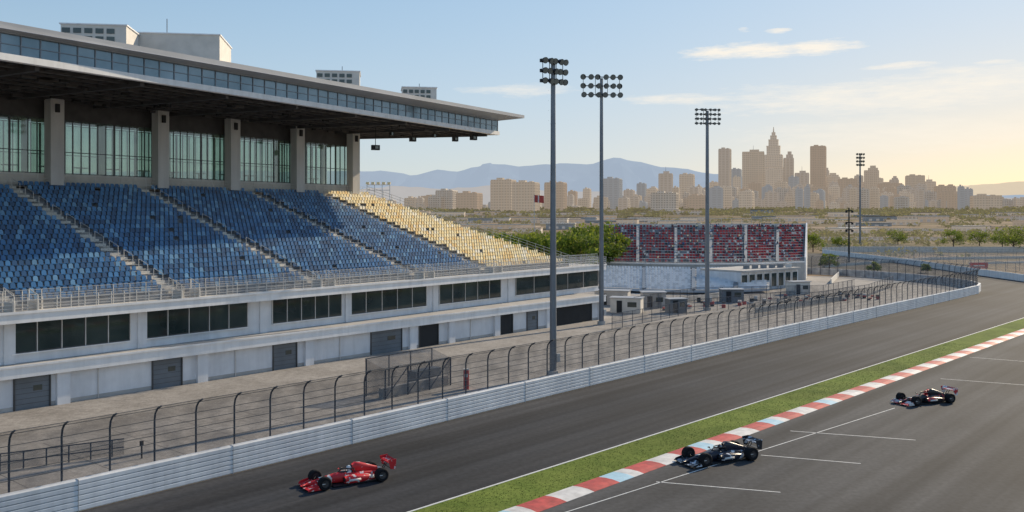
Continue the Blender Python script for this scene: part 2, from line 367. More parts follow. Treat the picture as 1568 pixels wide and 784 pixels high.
for i in range(R):
    r=(i+.15)/R; s=S0+.5; z=Zr(i)
    while s<send(r)-.5:
        if all(abs(s-sae(k,r))>.9 for k in range(6)):
            yel=s>sae(5,r)
            m=('yel' if yel else 'blue')+str(random.choices([0,1,2,3],[4,4,2,1.4])[0])
            if random.random()<.985: seat(mb,St(s,r),.547,.837,-.837,.547,z,m,.22)
        s+=.58
mb.obj('seats',gs)
mb=MB()
def railing(A,B,z,h,step=1.6,m='rail',nr=3,r=.03):
    l=math.dist(A,B); n=max(1,int(l/step))
    for i in range(n+1):
        p=lerp(A,B,i/n); mb.rod((p[0],p[1],z),(p[0],p[1],z+h),r,m,4)
    for j in range(nr):
        zz=z+h*(j+1)/nr; mb.rod((*A,zz),(*B,zz),r*.9,m,4)
A,B=offs(FL,FB,.15); railing(A,B,8.12,1.15,1.2,nr=4,r=.035); mb.face([(*A,8.15),(*B,8.15),(*B,9.2),(*A,9.2)],'mesh2')
A,B=offs(FL,FB,1.7); railing(A,B,8.05,1.7,1.6,nr=4,r=.035); mb.face([(*A,8.15),(*B,8.15),(*B,9.7),(*A,9.7)],'mesh2')
railing(FB,(FB[0]-.837*24,FB[1]+.547*24),8.05,1.3,1.5,nr=4)
nseg=24
for i in range(nseg):
    r0,r1=i/nseg,(i+1)/nseg; a=St(send(r0)+.1,r0); b=St(send(r1)+.1,r1); z0=8.5+10.7*r0; z1=8.5+10.7*r1
    mb.rod((*a,z0),(*a,z0+1.3),.04,'rail',4)
    for h in (.45,.9,1.3): mb.rod((*a,z0+h),(*b,z1+h),.035,'rail',4)
for k in range(6):
    for i in range(0,R,2):
        r0,r1=i/R,(i+1.2)/R
        a=St(sae(k,r0),r0); b=St(sae(k,r1),r1); z0,z1=8.5+10.7*r0,8.5+10.7*r1
        mb.rod((*a,z0),(*a,z0+.95),.03,'rail',4); mb.rod((*b,z1),(*b,z1+.95),.03,'rail',4); mb.rod((*a,z0+.95),(*b,z1+.95),.03,'rail',4)
    th=math.atan2(.837,.547)
    for ds in (-.95,.95):
        q=St(bots[k]+ds,-.03); mb.box((q[0]+.55,q[1]-.35,8.45),(.14,1.5,.9),'concl',th)
        mb.rod((q[0],q[1],8.5),(q[0],q[1],9.9),.04,'rail',4); mb.rod((q[0]+1.1,q[1]-.7,8.1),(q[0]+1.1,q[1]-.7,9.4),.04,'rail',4); mb.rod((q[0],q[1],9.9),(q[0]+1.1,q[1]-.7,9.4),.04,'rail',4)
railing(G(S0,20.2),G(66,20.2),19.2,1.1,1.6,nr=3)
mb.obj('railings',gs)
mb=MB()
def gbox(s0,s1,t0,t1,z0,z1,m):
    mb.hexa([G3(s0,t0,z0),G3(s1,t0,z0),G3(s1,t1,z0),G3(s0,t1,z0),G3(s0,t0,z1),G3(s1,t0,z1),G3(s1,t1,z1),G3(s0,t1,z1)],m)
gbox(S0,63.8,20.3,27,19.0,19.25,'conc')
gbox(S0,63.8,20.9,27,19.25,20.5,'concl')
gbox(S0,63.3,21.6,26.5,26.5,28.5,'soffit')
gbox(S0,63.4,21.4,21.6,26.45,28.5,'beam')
for s in range(-33,64): 
    for t in (21.45,26.3): gbox(s+.0,s+(.08 if s%6 else .2),t,t+.15,20.5,26.45,'frame')
for z in (20.55,22.9,26.3):
    for t in (21.43,26.28): gbox(S0,63.2,t,t+.12,z,z+.08,'frame')
for s in range(-30,63,9): gbox(s,s+.5,24,24.5,20.5,26.5,'conc')
for c in (-6.9,4.7,16.2,29.3,40,51.3,62.5):
    gbox(c-.75,c+.75,19.6,20.85,19.25,28.6,'col')
    gbox(c-.3,c+.1,19.3,19.58,27.0,27.9,'black')
gbox(S0,64,26.6,27,0,20.4,'conc')
for s in range(-28,60,4):
    gbox(s,s+1.4,22.3,23.0,21.3,21.4,'dark'); gbox(s+.6,s+.75,22.6,22.7,20.5,21.3,'dark')
mb.obj('lounge',gs)
mb=MB(); mb.face([G3(S0,21.5,20.5),G3(63.2,21.5,20.5),G3(63.2,21.5,26.45),G3(S0,21.5,26.45)],'glass')
mb.face([G3(S0,26.35,20.5),G3(63.2,26.35,20.5),G3(63.2,26.35,26.45),G3(S0,26.35,26.45)],'glass'); mb.obj('lounge_glazing',gs)
mb=MB()
RA,RB=U(0,88,28.6),U(762,205,28.6); RL=lerp(RA,RB,-.5); BB2=G(69.5,27.5)
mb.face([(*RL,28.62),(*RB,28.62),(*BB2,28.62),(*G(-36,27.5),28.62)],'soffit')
mb.seg(RL,RB,-.35,.3,28.4,28.95,'trim')
mb.seg(RL,RB,.05,.25,28.95,30.6,'band')
l=math.dist(RL,RB); n=int(l/1.7)
for i in range(n+1):
    p=lerp(RL,RB,i/n); q=(p[0]+.547*.09,p[1]+.837*.09); mb.seg(p,q,-.02,.05,28.95,30.6,'steel')
mb.seg(RL,RB,-.03,.04,29.75,29.8,'steel')
SA,SB=U(0,33,31.5),U(803,177,31.5); SL=lerp(SA,SB,-.5); SE=(SB[0]-.837*26,SB[1]+.547*26); SLb=G(-36,30)
mb.face([(*SL,31.1),(*SB,31.1),(*RB,30.6),(*RL,30.6)],'roofc'); mb.face([(*SL,31.55),(*SL,31.1),(*SB,31.1),(*SB,31.55)][::-1],'roofc')
mb.seg(RL,RB,-.3,.6,30.6,31.2,'roofc')
mb.face([(*SL,31.55),(*SB,31.55),(*SE,31.55),(*SLb,31.55)],'roofc')
mb.face([(*SB,31.1),(*SE,31.1),(*SE,31.55),(*SB,31.55)],'roofc'); mb.face([(*SB,31.1),(*RB,30.6),(*BB2,30.6),(*SE,31.1)],'roofc')
mb.face([(*RB,28.62),(*BB2,28.62),(*BB2,30.6),(*RB,30.6)],'band')
mb.seg(RB,BB2,-.05,.25,28.4,28.9,'trim')
mb.face([(*BB2,28.6),(*G(-36,27.5),28.6),(*G(-36,27.5),31.5),(*BB2,31.5)],'roofc')
mb.obj('roof',gs)
mb=MB()
for i in range(0,67):
    f=.01+i/68; a=lerp(RL,RB,f); b=lerp(G(-36,27.5),BB2,f); a=lerp(a,b,.02)
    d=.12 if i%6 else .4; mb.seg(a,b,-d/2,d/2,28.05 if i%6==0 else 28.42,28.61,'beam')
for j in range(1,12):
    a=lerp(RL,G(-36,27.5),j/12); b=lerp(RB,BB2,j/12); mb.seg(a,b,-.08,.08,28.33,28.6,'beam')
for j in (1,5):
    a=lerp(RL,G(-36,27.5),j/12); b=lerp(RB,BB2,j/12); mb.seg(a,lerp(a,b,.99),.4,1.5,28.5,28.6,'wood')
random.seed(3)
for _ in range(60):
    f=random.uniform(.2,.98); j=random.uniform(.1,.7); a=lerp(lerp(RL,RB,f),lerp(G(-36,27.5),BB2,f),j); mb.box((*a,28.2),(random.uniform(.4,1.4),.3,.25),random.choice(['beam','beam','black']),1.0)
mb.obj('roof_beams',gs)
mb=MB()
for px,py,Y,w in [(575,226,128,1.1),(632,213,133,.9),(697,213,137,.8),(725,211,139,1.0),(600,205,126,.5),(665,208,131,.5)]:
    x=(px-CX)/F_*Y; z=H+(HOR-py)/F_*Y; mb.box((x,Y,z),(w,.6,.7*min(1,w+.2)),'black',.5); mb.box((x+w*.2,Y-.35,z),(w*.4,.15,.35),'lens',.5)
    mb.rod((x,Y,z+.3),(x,Y,28.5),.05,'black',5)
mb.obj('hanging_speakers',gs)
mb=MB()
def rbox(x0,x1,yt,Y,dep,m,win=False):
    X0,X1=(x0-CX)/F_*Y,(x1-CX)/F_*Y; z=H+(HOR-yt)/F_*Y; w=X1-X0
    cx,cy=(X0+X1)/2,Y+dep/2; a=.15
    mb.box((cx,cy,(z+31.56)/2),(w,dep,z-31.56),m,a); mb.box((cx,cy,z+.06),(w+.25,dep+.25,.12),'trim',a)
    if win:
        for zz in range(3):
            for q in range(5):
                ox=-w*.42+q*w*.17; mb.box((cx+ox*math.cos(a)+(dep/2)*math.sin(a),cy+ox*math.sin(a)-(dep/2)*math.cos(a),z-.6-zz*.8),(w*.12,.12,.5),'darkglass',a)
rbox(90,185,38,92,5,'concl',True); rbox(186,325,52,98,8,'concl'); rbox(481,546,109,128,5,'concl',True); rbox(613,665,134,138,4.5,'concl',True)
for px,Y,z in [(245,98,37.5),(520,128,37.2),(640,138,36.2)]:
    x=(px-CX)/F_*Y; mb.rod((x,Y+2,31.5),(x,Y+2,z),.05,'steel',5)
mb.obj('rooftop_plant_rooms',gs)
# ---------------------------------------------------------------- paved apron with slab joints
mb=MB(); mb.face([(-130,-60,.002),(wall[0][0],wall[0][1],.002)]+[(p[0]-.2,p[1]+.2,.002) for p in wall[1:12]]+[(60,250,.002),(0,230,.002),(-60,190,.002),(-130,120,.002)],'apron')
Wn=(-Wd[1],Wd[0])
for o in (4,9,14):
    A=(W0[0]+Wn[0]*o-Wd[0]*50,W0[1]+Wn[1]*o-Wd[1]*50); B=(A[0]+Wd[0]*170,A[1]+Wd[1]*170); mb.seg(A,B,-.035,.035,.0,.006,'slabj')
for i in range(-8,24):
    A=(W0[0]+Wn[0]*1+Wd[0]*i*5,W0[1]+Wn[1]*1+Wd[1]*i*5); B=(A[0]+Wn[0]*16,A[1]+Wn[1]*16); mb.seg(A,B,-.03,.03,.0,.005,'slabj')
mb.obj('paved_apron')
# ---------------------------------------------------------------- floodlights
def flood(px,basepy,toppy,rows,cols,cw,chh,rad,yaw):
    X,Y=U(px,basepy); z=H+(HOR-toppy)/F_*Y
    e=empty('floodlight_mast',(X,Y,0)); mb=MB(); h=z
    mb.rod((0,0,0),(0,0,h-.2),rad,'steel',14,rad*.62); mb.rod((0,0,0),(0,0,.5),rad*1.7,'conc',14,rad*1.6)
    for i in range(1,5): mb.rod((0,0,h*i/5),(0,0,h*i/5+.12),rad*(1.03-.38*i/5),'steel',14)
    for i in range(int(h)): mb.rod((-rad-.1,-.1,i+.5),(-rad-.1,.1,i+.5),.015,'steel',4)
    mb.box((rad+.15,-.1,1.8),(.35,.3,.8),'rail')
    mb.obj('pole',e,smooth=False)
    mb=MB(); W_=cw; Hh=chh
    c,s_=math.cos(yaw),math.sin(yaw)
    def q(a,b,zz): return (a*c-b*s_,a*s_+b*c,h-Hh+zz)
    for r in range(rows):
        zz=Hh*r/(rows-1)
        mb.rod(q(-W_/2,0,zz),q(W_/2,0,zz),.07,'black',5)
        for k in range(cols):
            a=-W_/2+W_*k/(cols-1); d=Hh/(rows-1)*.33; jy=random.uniform(-.12,.12)
            mb.rod(q(a,-.1,zz+.05),q(a+jy,-.5,zz-.08),d*.55,'black',10,d); mb.rod(q(a+jy,-.51,zz-.08),q(a+jy,-.55,zz-.09),d*.9,'lens',10)
            if k%2==0: mb.box(q(a,.2,zz),(d,.3,d),'black',yaw)
    for a in (-W_/2,-W_/6,W_/6,W_/2): mb.rod(q(a,.05,-.2),q(a,.05,Hh+.2),.05,'black',4)
    mb.obj('lamp_array',e)
flood(847,575,94,3,5,2.5,2.0,.36,.6)
flood(921,497,118,3,6,5.4,2.6,.36,.1)
flood(1083,475,168,4,6,3.9,2.3,.40,.15)
flood(1317,378,236,4,4,3.6,5.5,.55,.2)
def lamp_small(px,basepy,toppy):
    X,Y=U(px,basepy); z=H+(HOR-toppy)/F_*Y; mb=MB(); mb.rod((0,0,0),(0,0,z),.35,'black',8,.22)
    for zz in (z-1,z-5,z-7.5): mb.box((0,0,zz),(2.4,.3,.35),'black',.2); mb.box((-1,-.3,zz-.4),(.6,.6,.7),'black'); mb.box((1,-.3,zz-.4),(.6,.6,.7),'black')
    mb.obj('utility_pole',loc=(X,Y,0))
lamp_small(1300,402,318)
mb=MB(); Y=240; X=(818-CX)/F_*Y; z=H+(HOR-298)/F_*Y
mb.rod((0,0,0),(0,0,z),.12,'rail',6,.07)
for i in range(8):
    x0,x1=i*.32,(i+1)*.32; y0,y1=.15*math.sin(i*.9),.15*math.sin((i+1)*.9)
    mb.face([(x0,y0,z-2.0-i*.03),(x1,y1,z-2.03-i*.03),(x1,y1,z-.1-i*.03),(x0,y0,z-.1-i*.03)],'red' if i!=3 else 'kwhite')
mb.obj('flag_pole',loc=(X,Y,0))
mb=MB(); Y=205
x0=(562-CX)/F_*Y; z0=H+(HOR-283)/F_*Y
for k in range(4): mb.rod((k*1.7,0,0),(k*1.7,0,z0),.08,'rail',5)
for zz in (z0,z0-1.2): mb.rod((0,0,zz),(5.1,0,zz),.07,'rail',5)
for k in range(5): mb.box((k*1.2+.15,-.2,z0+.35),(.7,.4,.5),'yel0')
mb.obj('lighting_gantry',loc=(x0,Y,0))
# ---------------------------------------------------------------- far stand
fs=empty('far_grandstand'); mb=MB(); mbs=MB(); mbr=MB()
def FS(u,t):
    Yv=194+t-9*math.sin(u*3.1416)+3*(u-.5); return ((21.6+51.2*u)*(1+.0046*(t-32)),Yv)
rows=14; DT=1.7; DZ=.62
for i in range(rows):
    t=32+i*DT; z=4.9+i*DZ
    P=[FS(j/20,t) for j in range(21)]; Pn=[FS(j/20,t+DT) for j in range(21)]
    for j in range(20):
        mb.face([(*P[j],z),(*P[j+1],z),(*Pn[j+1],z),(*Pn[j],z)],'concl'); mb.face([(*P[j],z-DZ),(*P[j+1],z-DZ),(*P[j+1],z),(*P[j],z)],'tread')
    u=.004
    while u<.996:
        if min(abs(u-a) for a in (.17,.34,.5,.67,.84))>.011:
            pch=noise.noise(Vector((u*9,i*.4,3)))
            w=[5,4,2.5,.5+max(0,pch*6),1.2+max(0,-pch*4)] 
            m='rs%d'%random.choices(range(5),w)[0]
            if random.random()<.86: seat(mbs,FS(u,t+.7),1,0,0,1,z-.32,m,.27)
        u+=.0140
for _ in range(240):
    u=random.betavariate(1.4,1.3); i=random.randrange(0,rows); x,y_=FS(u,32+i*DT+.8); z=4.9+i*DZ+.12
    c=random.choice(['gs1','rs3','rs4','rs1','blue0','concl','rs0','yel1'])
    mbs.loft([(x-.15,y_,.15,z,z+.55),(x+.15,y_,.15,z,z+.55)],c,8); mbs.ball((x,y_,z+.7),(.12,.13,.15),'wood',6,5); mbs.box((x,y_-.3,z+.02),(.3,.45,.14),'rs4')
for i in range(12):
    t=0+i*2.0; z=.9+i*.26
    P=[FS(j/20*.8,t) for j in range(21)]; Pn=[FS(j/20*.8,t+2.0) for j in range(21)]
    for j in range(20):
        mb.face([(*P[j],z),(*P[j+1],z),(*Pn[j+1],z),(*Pn[j],z)],'concl'); mb.face([(*P[j],z-.5),(*P[j+1],z-.5),(*P[j+1],z),(*P[j],z)],'gs2')
    u=.01
    while u<.79:
        if min(abs(u-a) for a in (.2,.42,.62))>.012: seat(mbs,FS(u,t+.5),1,0,0,1,z-.3,'gs%d'%random.choice([0,1,1]),.3)
        u+=.0135
for u in (.2,.42,.62):
    a=FS(u,0); b=FS(u,23.5); mb.hexa([(a[0]-.4,a[1],.8),(a[0]+.4,a[1],.8),(b[0]+.4,b[1],3.7),(b[0]-.4,b[1],3.7),(a[0]-.4,a[1],1.15),(a[0]+.4,a[1],1.15),(b[0]+.4,b[1],4.05),(b[0]-.4,b[1],4.05)],'steel')
for j in range(20):
    a,b=FS(j/20,30.5),FS((j+1)/20,30.5); mb.seg(a,b,0,.4,0,4.4,'conc'); mb.seg(a,b,-.1,.5,4.4,4.7,'trim')
    c,d=FS(j/20,32+24),FS((j+1)/20,32+24); mb.seg(c,d,0,.4,0,13.8,'concl')
    if j%2==0: mb.seg(a,lerp(a,b,.6),-.04,0,1.0,3.6,'dark')
    mbr.rod((*c,13.8),(*c,15.2),.05,'rail',4); mbr.rod((*c,15.2),(*d,15.2),.05,'rail',4); mbr.rod((*c,14.5),(*d,14.5),.04,'rail',4)
    mbr.rod((*a,4.7),(*a,5.8),.05,'rail',4); mbr.rod((*a,5.8),(*b,5.8),.05,'rail',4); mbr.rod((*a,5.25),(*b,5.25),.04,'rail',4)
for uu in (1.0,0.0):
    a=FS(uu,32); b=FS(uu,56); k=.4 if uu else -.4
    mb.hexa([(a[0],a[1],0),(a[0]+k,a[1],0),(b[0]+k,b[1],0),(b[0],b[1],0),(a[0],a[1],5.6),(a[0]+k,a[1],5.6),(b[0]+k,b[1],14.0),(b[0],b[1],14.0)],'trim')
for u in (.17,.34,.5,.67,.84):
    a=FS(u,32); b=FS(u,55.8); mb.hexa([(a[0]-.35,a[1],4.6),(a[0]+.35,a[1],4.6),(b[0]+.35,b[1],13.0),(b[0]-.35,b[1],13.0),(a[0]-.35,a[1],5.0),(a[0]+.35,a[1],5.0),(b[0]+.35,b[1],13.5),(b[0]-.35,b[1],13.5)],'conc')
mb.obj('terraces',fs); mbs.obj('seats',fs); mbr.obj('railings',fs)
mb=MB(); A=U(1150,452,0); B=U(1244,446,0)
A=(A[0],192);B=(B[0]+1,206)
mb.seg(A,B,0,10,0,4.0,'wall'); mb.seg(A,B,-.8,10.5,4.0,4.4,'conc')
for i in range(8):
    mb.seg(lerp(A,B,(i+.1)/8),lerp(A,B,(i+.85)/8),-.05,0,.6,3.4,'darkglass')
    p=lerp(A,B,i/8); mb.rod((p[0],p[1]-.6,0),(p[0],p[1]-.6,4),.12,'rail',6)
for i in range(6): mb.box((A[0]+3+i*2.2,A[1]+7+i*1.2,4.8),(1.2,.9,.8),random.choice(['rail','steel','trim']))
mb.obj('pavilion')
def fenceline(name,pts,h,mm='mesh',post='post',step=3,base=0):
    mb=MB()
    for p,d in walk(pts,step): mb.rod((*p,0),(*p,h),.05,post,4)
    for z in (h,h*.5): mb.sweep(pts,[(-.03,z-.03),(.03,z-.03),(.03,z+.03),(-.03,z+.03)],post)
    mb.sweep(pts,[(0,.05),(0,h)],mm,closed=False)
    if base: mb.sweep(pts,[(-.2,0),(-.2,base),(.2,base),(.2,0)],'concl')
    mb.obj(name)
fenceline('chain_link_fence',[(20,150),(34,170),(60,176),(72,192)],2.6)
fenceline('chain_link_fence',[(14,128),(30,150),(52,168)],2.2)
fenceline('chain_link_fence',[(36,140),(50,158),(70,180),(86,206)],2.4)
fenceline('chain_link_fence',[U(0,722),U(190,697)],1.1,step=1.3)
fenceline('chain_link_fence',[(140,200),(150,300),(165,420)],4.0,mm='mesh2',post='steel',step=8)
fenceline('chain_link_fence',[(95,280),(150,330),(260,360)],3.5,mm='mesh2',post='steel',step=7,base=.9)
fenceline('chain_link_fence',[(150,300),(230,330),(360,350)],4.0,mm='mesh2',post='steel',step=7,base=.6)
for pts,h in (([(24,160),(40,178),(46,186)],1.0),([(40,150),(62,172)],.9),([(75,215),(92,255)],1.1)):
    mb=MB(); mb.sweep(pts,[(-.2,0),(-.12,h),(.12,h),(.2,0)],'concl'); mb.obj('concrete_barrier')
for i,(px,py,w,d,h,m) in enumerate([(960,478,5,3,2.4,'concl'),(1000,470,4,3,2.6,'conc'),(1035,478,3,2,2.2,'door'),(938,466,6,3,2.5,'conc'),(1120,462,4,2.5,2.3,'door'),(1222,450,4,2.5,2.5,'concl')]):
    X,Y=U(px,py); mb=MB(); mb.box((0,0,h/2),(w,d,h),m); mb.box((0,0,h+.06),(w+.4,d+.4,.12),'roofc'); mb.box((-w*.2,-d/2-.02,1.0),(.9,.06,2.0),'dark'); mb.box((w*.22,-d/2-.02,1.4),(w*.3,.06,.8),'darkglass')
    mb.obj('service_kiosk',loc=(X,Y,.01),rz=.3*((i%3)-1))
mb=MB()
for i in range(60):
    f=random.random(); X=24+f*48+random.uniform(-2,2); Y=158+f*22+random.uniform(-6,6)
    for k in range(random.randint(1,3)): mb.rod((X,Y,k*.3),(X,Y,k*.3+.27),.35,random.choice(['black','black','kwhite','red']),8)
mb.obj('tyre_stacks')
ow=outer[4:]; mb=MB(); mb.sweep(ow,[(0,0),(0,1.7),(-.35,1.7),(-.35,0)],'trim'); mb.obj('perimeter_wall')
fenceline('catch_fence',[(p[0]+.8,p[1]) for p in ow],4.2,mm='mesh2',post='steel',step=5)
mb=MB(); mb.sweep([(131,386),(150,400),(210,395),(330,420)],[(0,0),(0,2.5),(-.4,2.5),(-.4,0)],'concl'); mb.obj('perimeter_wall')
mb=MB(); X,Y=U(1488,417); mb.box((0,0,1.9),(5,.25,1.7),'red'); mb.box((0,-.15,1.9),(3.2,.06,.3),'kwhite'); mb.rod((-2.2,.2,0),(-2.2,.2,2.8),.1,'steel'); mb.rod((2.2,.2,0),(2.2,.2,2.8),.1,'steel'); mb.obj('advertising_board',loc=(X+2,Y,0))
mb=MB(); A=U(590,612); B=U(690,590)
for f in (0,.33,.66,1):
    p=lerp(A,B,f)
    for o in (0,2.4):
        q,_=offs(A,B,o); q=(p[0]+q[0]-A[0],p[1]+q[1]-A[1]); mb.rod((*q,0),(*q,2.6 if o==0 else 3.3),.07,'post',5)
    mb.rod((*p,.1),(*lerp(A,B,min(1,f+.33)),2.5) if f<1 else (*p,2.5),.05,'post',4)
a2,b2=offs(A,B,2.5)
mb.face([(*A,2.6),(*B,2.6),(*b2,3.3),(*a2,3.3)],'mesh'); mb.face([(*A,0.05),(*B,0.05),(*B,2.6),(*A,2.6)],'mesh'); mb.face([(*a2,0.05),(*b2,0.05),(*b2,3.3),(*a2,3.3)],'mesh')
mb.face([(*A,0.05),(*a2,0.05),(*a2,3.3),(*A,2.6)],'mesh'); mb.face([(*B,0.05),(*b2,0.05),(*b2,3.3),(*B,2.6)],'mesh')
mb.seg(A,B,-.04,.04,2.56,2.64,'post'); mb.seg(A,B,2.46,2.54,3.26,3.34,'post'); mb.seg(A,B,.3,.8,.0,.9,'conc'); mb.seg(lerp(A,B,.6),B,1.2,2.2,0,1.6,'steel')
mb.obj('marshal_shelter')
X,Y=U(714,596); mb=MB(); mb.box((0,0,.9),(.5,.45,1.8),'red'); mb.box((0,-.24,1.3),(.3,.03,.3),'kwhite'); mb.box((0,0,1.84),(.56,.5,.08),'kwhite'); mb.obj('fire_extinguisher_cabinet',loc=(X,Y,0))
X,Y=U(217,702); mb=MB(); mb.rod((0,0,0),(0,0,1.0),.06,'black',8); mb.box((0,0,1.0),(.22,.15,.3),'black'); mb.obj('bollard',loc=(X,Y,0))
# ---------------------------------------------------------------- trees
def tree(X,Y,h,r,name='tree',n=1100,z0=0):
    mb=MB(); mb.rod((0,0,0),(0,0,h*.45),h*.035,'bark',7,h*.022)
    cl=[]
    for i in range(11):
        a=i*2.4+random.uniform(-.3,.3); rr=r*random.uniform(.3,.8); zz=h*random.uniform(.35,.88); c=(rr*math.cos(a),rr*math.sin(a),zz)
        mb.rod((0,0,h*random.uniform(.2,.42)),c,h*.014,'bark',5,h*.004); cl.append(c)
    cl.append((0,0,h*.85))
    for c in cl: 
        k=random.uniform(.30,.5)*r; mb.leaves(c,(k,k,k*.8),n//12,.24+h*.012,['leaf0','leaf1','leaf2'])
    mb.obj(name,loc=(X,Y,z0))
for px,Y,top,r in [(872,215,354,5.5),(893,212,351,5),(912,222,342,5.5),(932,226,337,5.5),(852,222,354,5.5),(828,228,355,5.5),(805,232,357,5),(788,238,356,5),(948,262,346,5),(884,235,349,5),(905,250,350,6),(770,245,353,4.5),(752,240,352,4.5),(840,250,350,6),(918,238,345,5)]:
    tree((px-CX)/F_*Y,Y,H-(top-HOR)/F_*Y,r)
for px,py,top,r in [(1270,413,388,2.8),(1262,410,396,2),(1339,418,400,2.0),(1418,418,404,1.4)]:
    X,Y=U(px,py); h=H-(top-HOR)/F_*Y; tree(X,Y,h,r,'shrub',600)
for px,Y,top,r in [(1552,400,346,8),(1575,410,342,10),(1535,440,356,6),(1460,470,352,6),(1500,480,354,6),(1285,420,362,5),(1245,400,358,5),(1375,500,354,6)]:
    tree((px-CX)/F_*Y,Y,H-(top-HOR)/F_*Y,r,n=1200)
mb=MB()
for _ in range(4600):
    Y=random.choice([random.uniform(330,700),random.uniform(600,1500),random.uniform(1100,1600),random.uniform(1200,1650)]); px=random.uniform(470,1760); X=(px-CX)/F_*Y
    if noise.noise(Vector((X/150,Y/70,5)))<(-.12 if Y<1100 else -.3): continue
    if Y<430 and -20<X<140: continue
    h=random.uniform(2.0,5.5)*(1 if Y<1000 else 1.25); z=gz(X,Y); r=random.uniform(2.5,7)*(1 if Y<1000 else 1.6)
    mb.leaves((X,Y,z+h*.45),(r,r*.7,h*.55),14,.5+Y/900,['scrub2','scrub0','scrub1'])
mb.obj('scrub_vegetation')
# ---------------------------------------------------------------- mountains
def ridge(name,prof,Y,basez,col,haze,hf,dep):
    M[name]=mat(name+'_rock',col,1,scale=.002,var=.35,haze=haze,hazef=hf,detail=8,spec=0)  # rock colour blended with a haze-coloured glow
    mb=MB(); mb.names=[name]; N=260; J=14; x0,x1=prof[0][0],prof[-1][0]
    for j in range(J+1):
        f=j/J
        for i in range(N+1):
            px=x0+(x1-x0)*i/N
            for a,b in zip(prof,prof[1:]):
                if a[0]<=px<=b[0]: py=a[1]+(b[1]-a[1])*(px-a[0])/(b[0]-a[0]); break
            X=(px-CX)/F_*Y; top=H+(HOR-py)/F_*Y+noise.fractal(Vector((X/300,0,1)),1,2,5)*Y*.0025
            yy=Y-dep*(1-f)
            hgt=basez+(top-basez)*(f**1.1)
            n_=noise.fractal(Vector((X/350,yy/500,2)),1,2,5)*(top-basez)*.35*math.sin(f*math.pi)
            mb.v.append((X,yy,hgt+n_))
    for j in range(J):
        for i in range(N): a=j*(N+1)+i; mb.f.append((a,a+1,a+N+2,a+N+1)); mb.m.append(0)
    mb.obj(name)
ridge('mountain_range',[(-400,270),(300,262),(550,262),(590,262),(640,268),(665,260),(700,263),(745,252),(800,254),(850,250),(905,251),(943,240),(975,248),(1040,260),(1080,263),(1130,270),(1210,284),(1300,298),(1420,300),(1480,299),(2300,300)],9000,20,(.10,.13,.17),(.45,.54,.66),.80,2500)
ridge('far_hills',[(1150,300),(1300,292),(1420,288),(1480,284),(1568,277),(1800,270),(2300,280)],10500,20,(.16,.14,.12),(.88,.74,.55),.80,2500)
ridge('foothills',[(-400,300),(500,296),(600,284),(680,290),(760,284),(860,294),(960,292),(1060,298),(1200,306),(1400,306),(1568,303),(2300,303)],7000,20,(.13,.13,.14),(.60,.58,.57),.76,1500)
# ---------------------------------------------------------------- city
def winmat(name,col,dark,fz,fx,haze,hf):
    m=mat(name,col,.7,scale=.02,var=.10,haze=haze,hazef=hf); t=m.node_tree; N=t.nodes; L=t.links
    tc=N['Texture Coordinate']; sp=N.new('ShaderNodeSeparateXYZ'); L.new(tc.outputs['Object'],sp.inputs[0])
    def mth(op,a,b=None):
        n=N.new('ShaderNodeMath'); n.operation=op
        for i,x in enumerate((a,b)):
            if x is None: continue
            if isinstance(x,(int,float)): n.inputs[i].default_value=x
            else: L.new(x,n.inputs[i])
        return n.outputs[0]
    z=mth('GREATER_THAN',mth('FRACT',mth('DIVIDE',sp.outputs[2],fz)),.42)
    xy=mth('ADD',sp.outputs[0],sp.outputs[1]); x=mth('GREATER_THAN',mth('FRACT',mth('DIVIDE',xy,fx)),.38)
    g=N.new('ShaderNodeNewGeometry'); sn=N.new('ShaderNodeSeparateXYZ'); L.new(g.outputs['Normal'],sn.inputs[0]); up=mth('LESS_THAN',sn.outputs[2],.5)
    k=mth('MULTIPLY',mth('MULTIPLY',z,x),mth('MULTIPLY',up,.75))
    mx=N.new('ShaderNodeMix'); mx.data_type='RGBA'; L.new(k,mx.inputs[0]); b=N['Principled BSDF']; src=b.inputs['Base Color'].links[0].from_socket
    L.new(src,mx.inputs[6]); mx.inputs[7].default_value=(*dark,1); L.new(mx.outputs[2],b.inputs['Base Color'])
    return m
hz=(.74,.60,.46); hv=.32  # haze glow colour and its share, painted into the tower materials
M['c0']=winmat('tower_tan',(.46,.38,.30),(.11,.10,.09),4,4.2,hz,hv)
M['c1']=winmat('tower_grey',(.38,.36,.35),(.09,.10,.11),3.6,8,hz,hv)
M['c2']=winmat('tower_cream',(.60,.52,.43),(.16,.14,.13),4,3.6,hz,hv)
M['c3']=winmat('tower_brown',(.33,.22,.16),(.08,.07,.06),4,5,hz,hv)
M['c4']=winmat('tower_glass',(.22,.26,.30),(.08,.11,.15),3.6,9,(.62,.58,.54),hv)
M['c5']=winmat('block_pale',(.64,.58,.51),(.16,.15,.14),3.5,4,hz,.2)
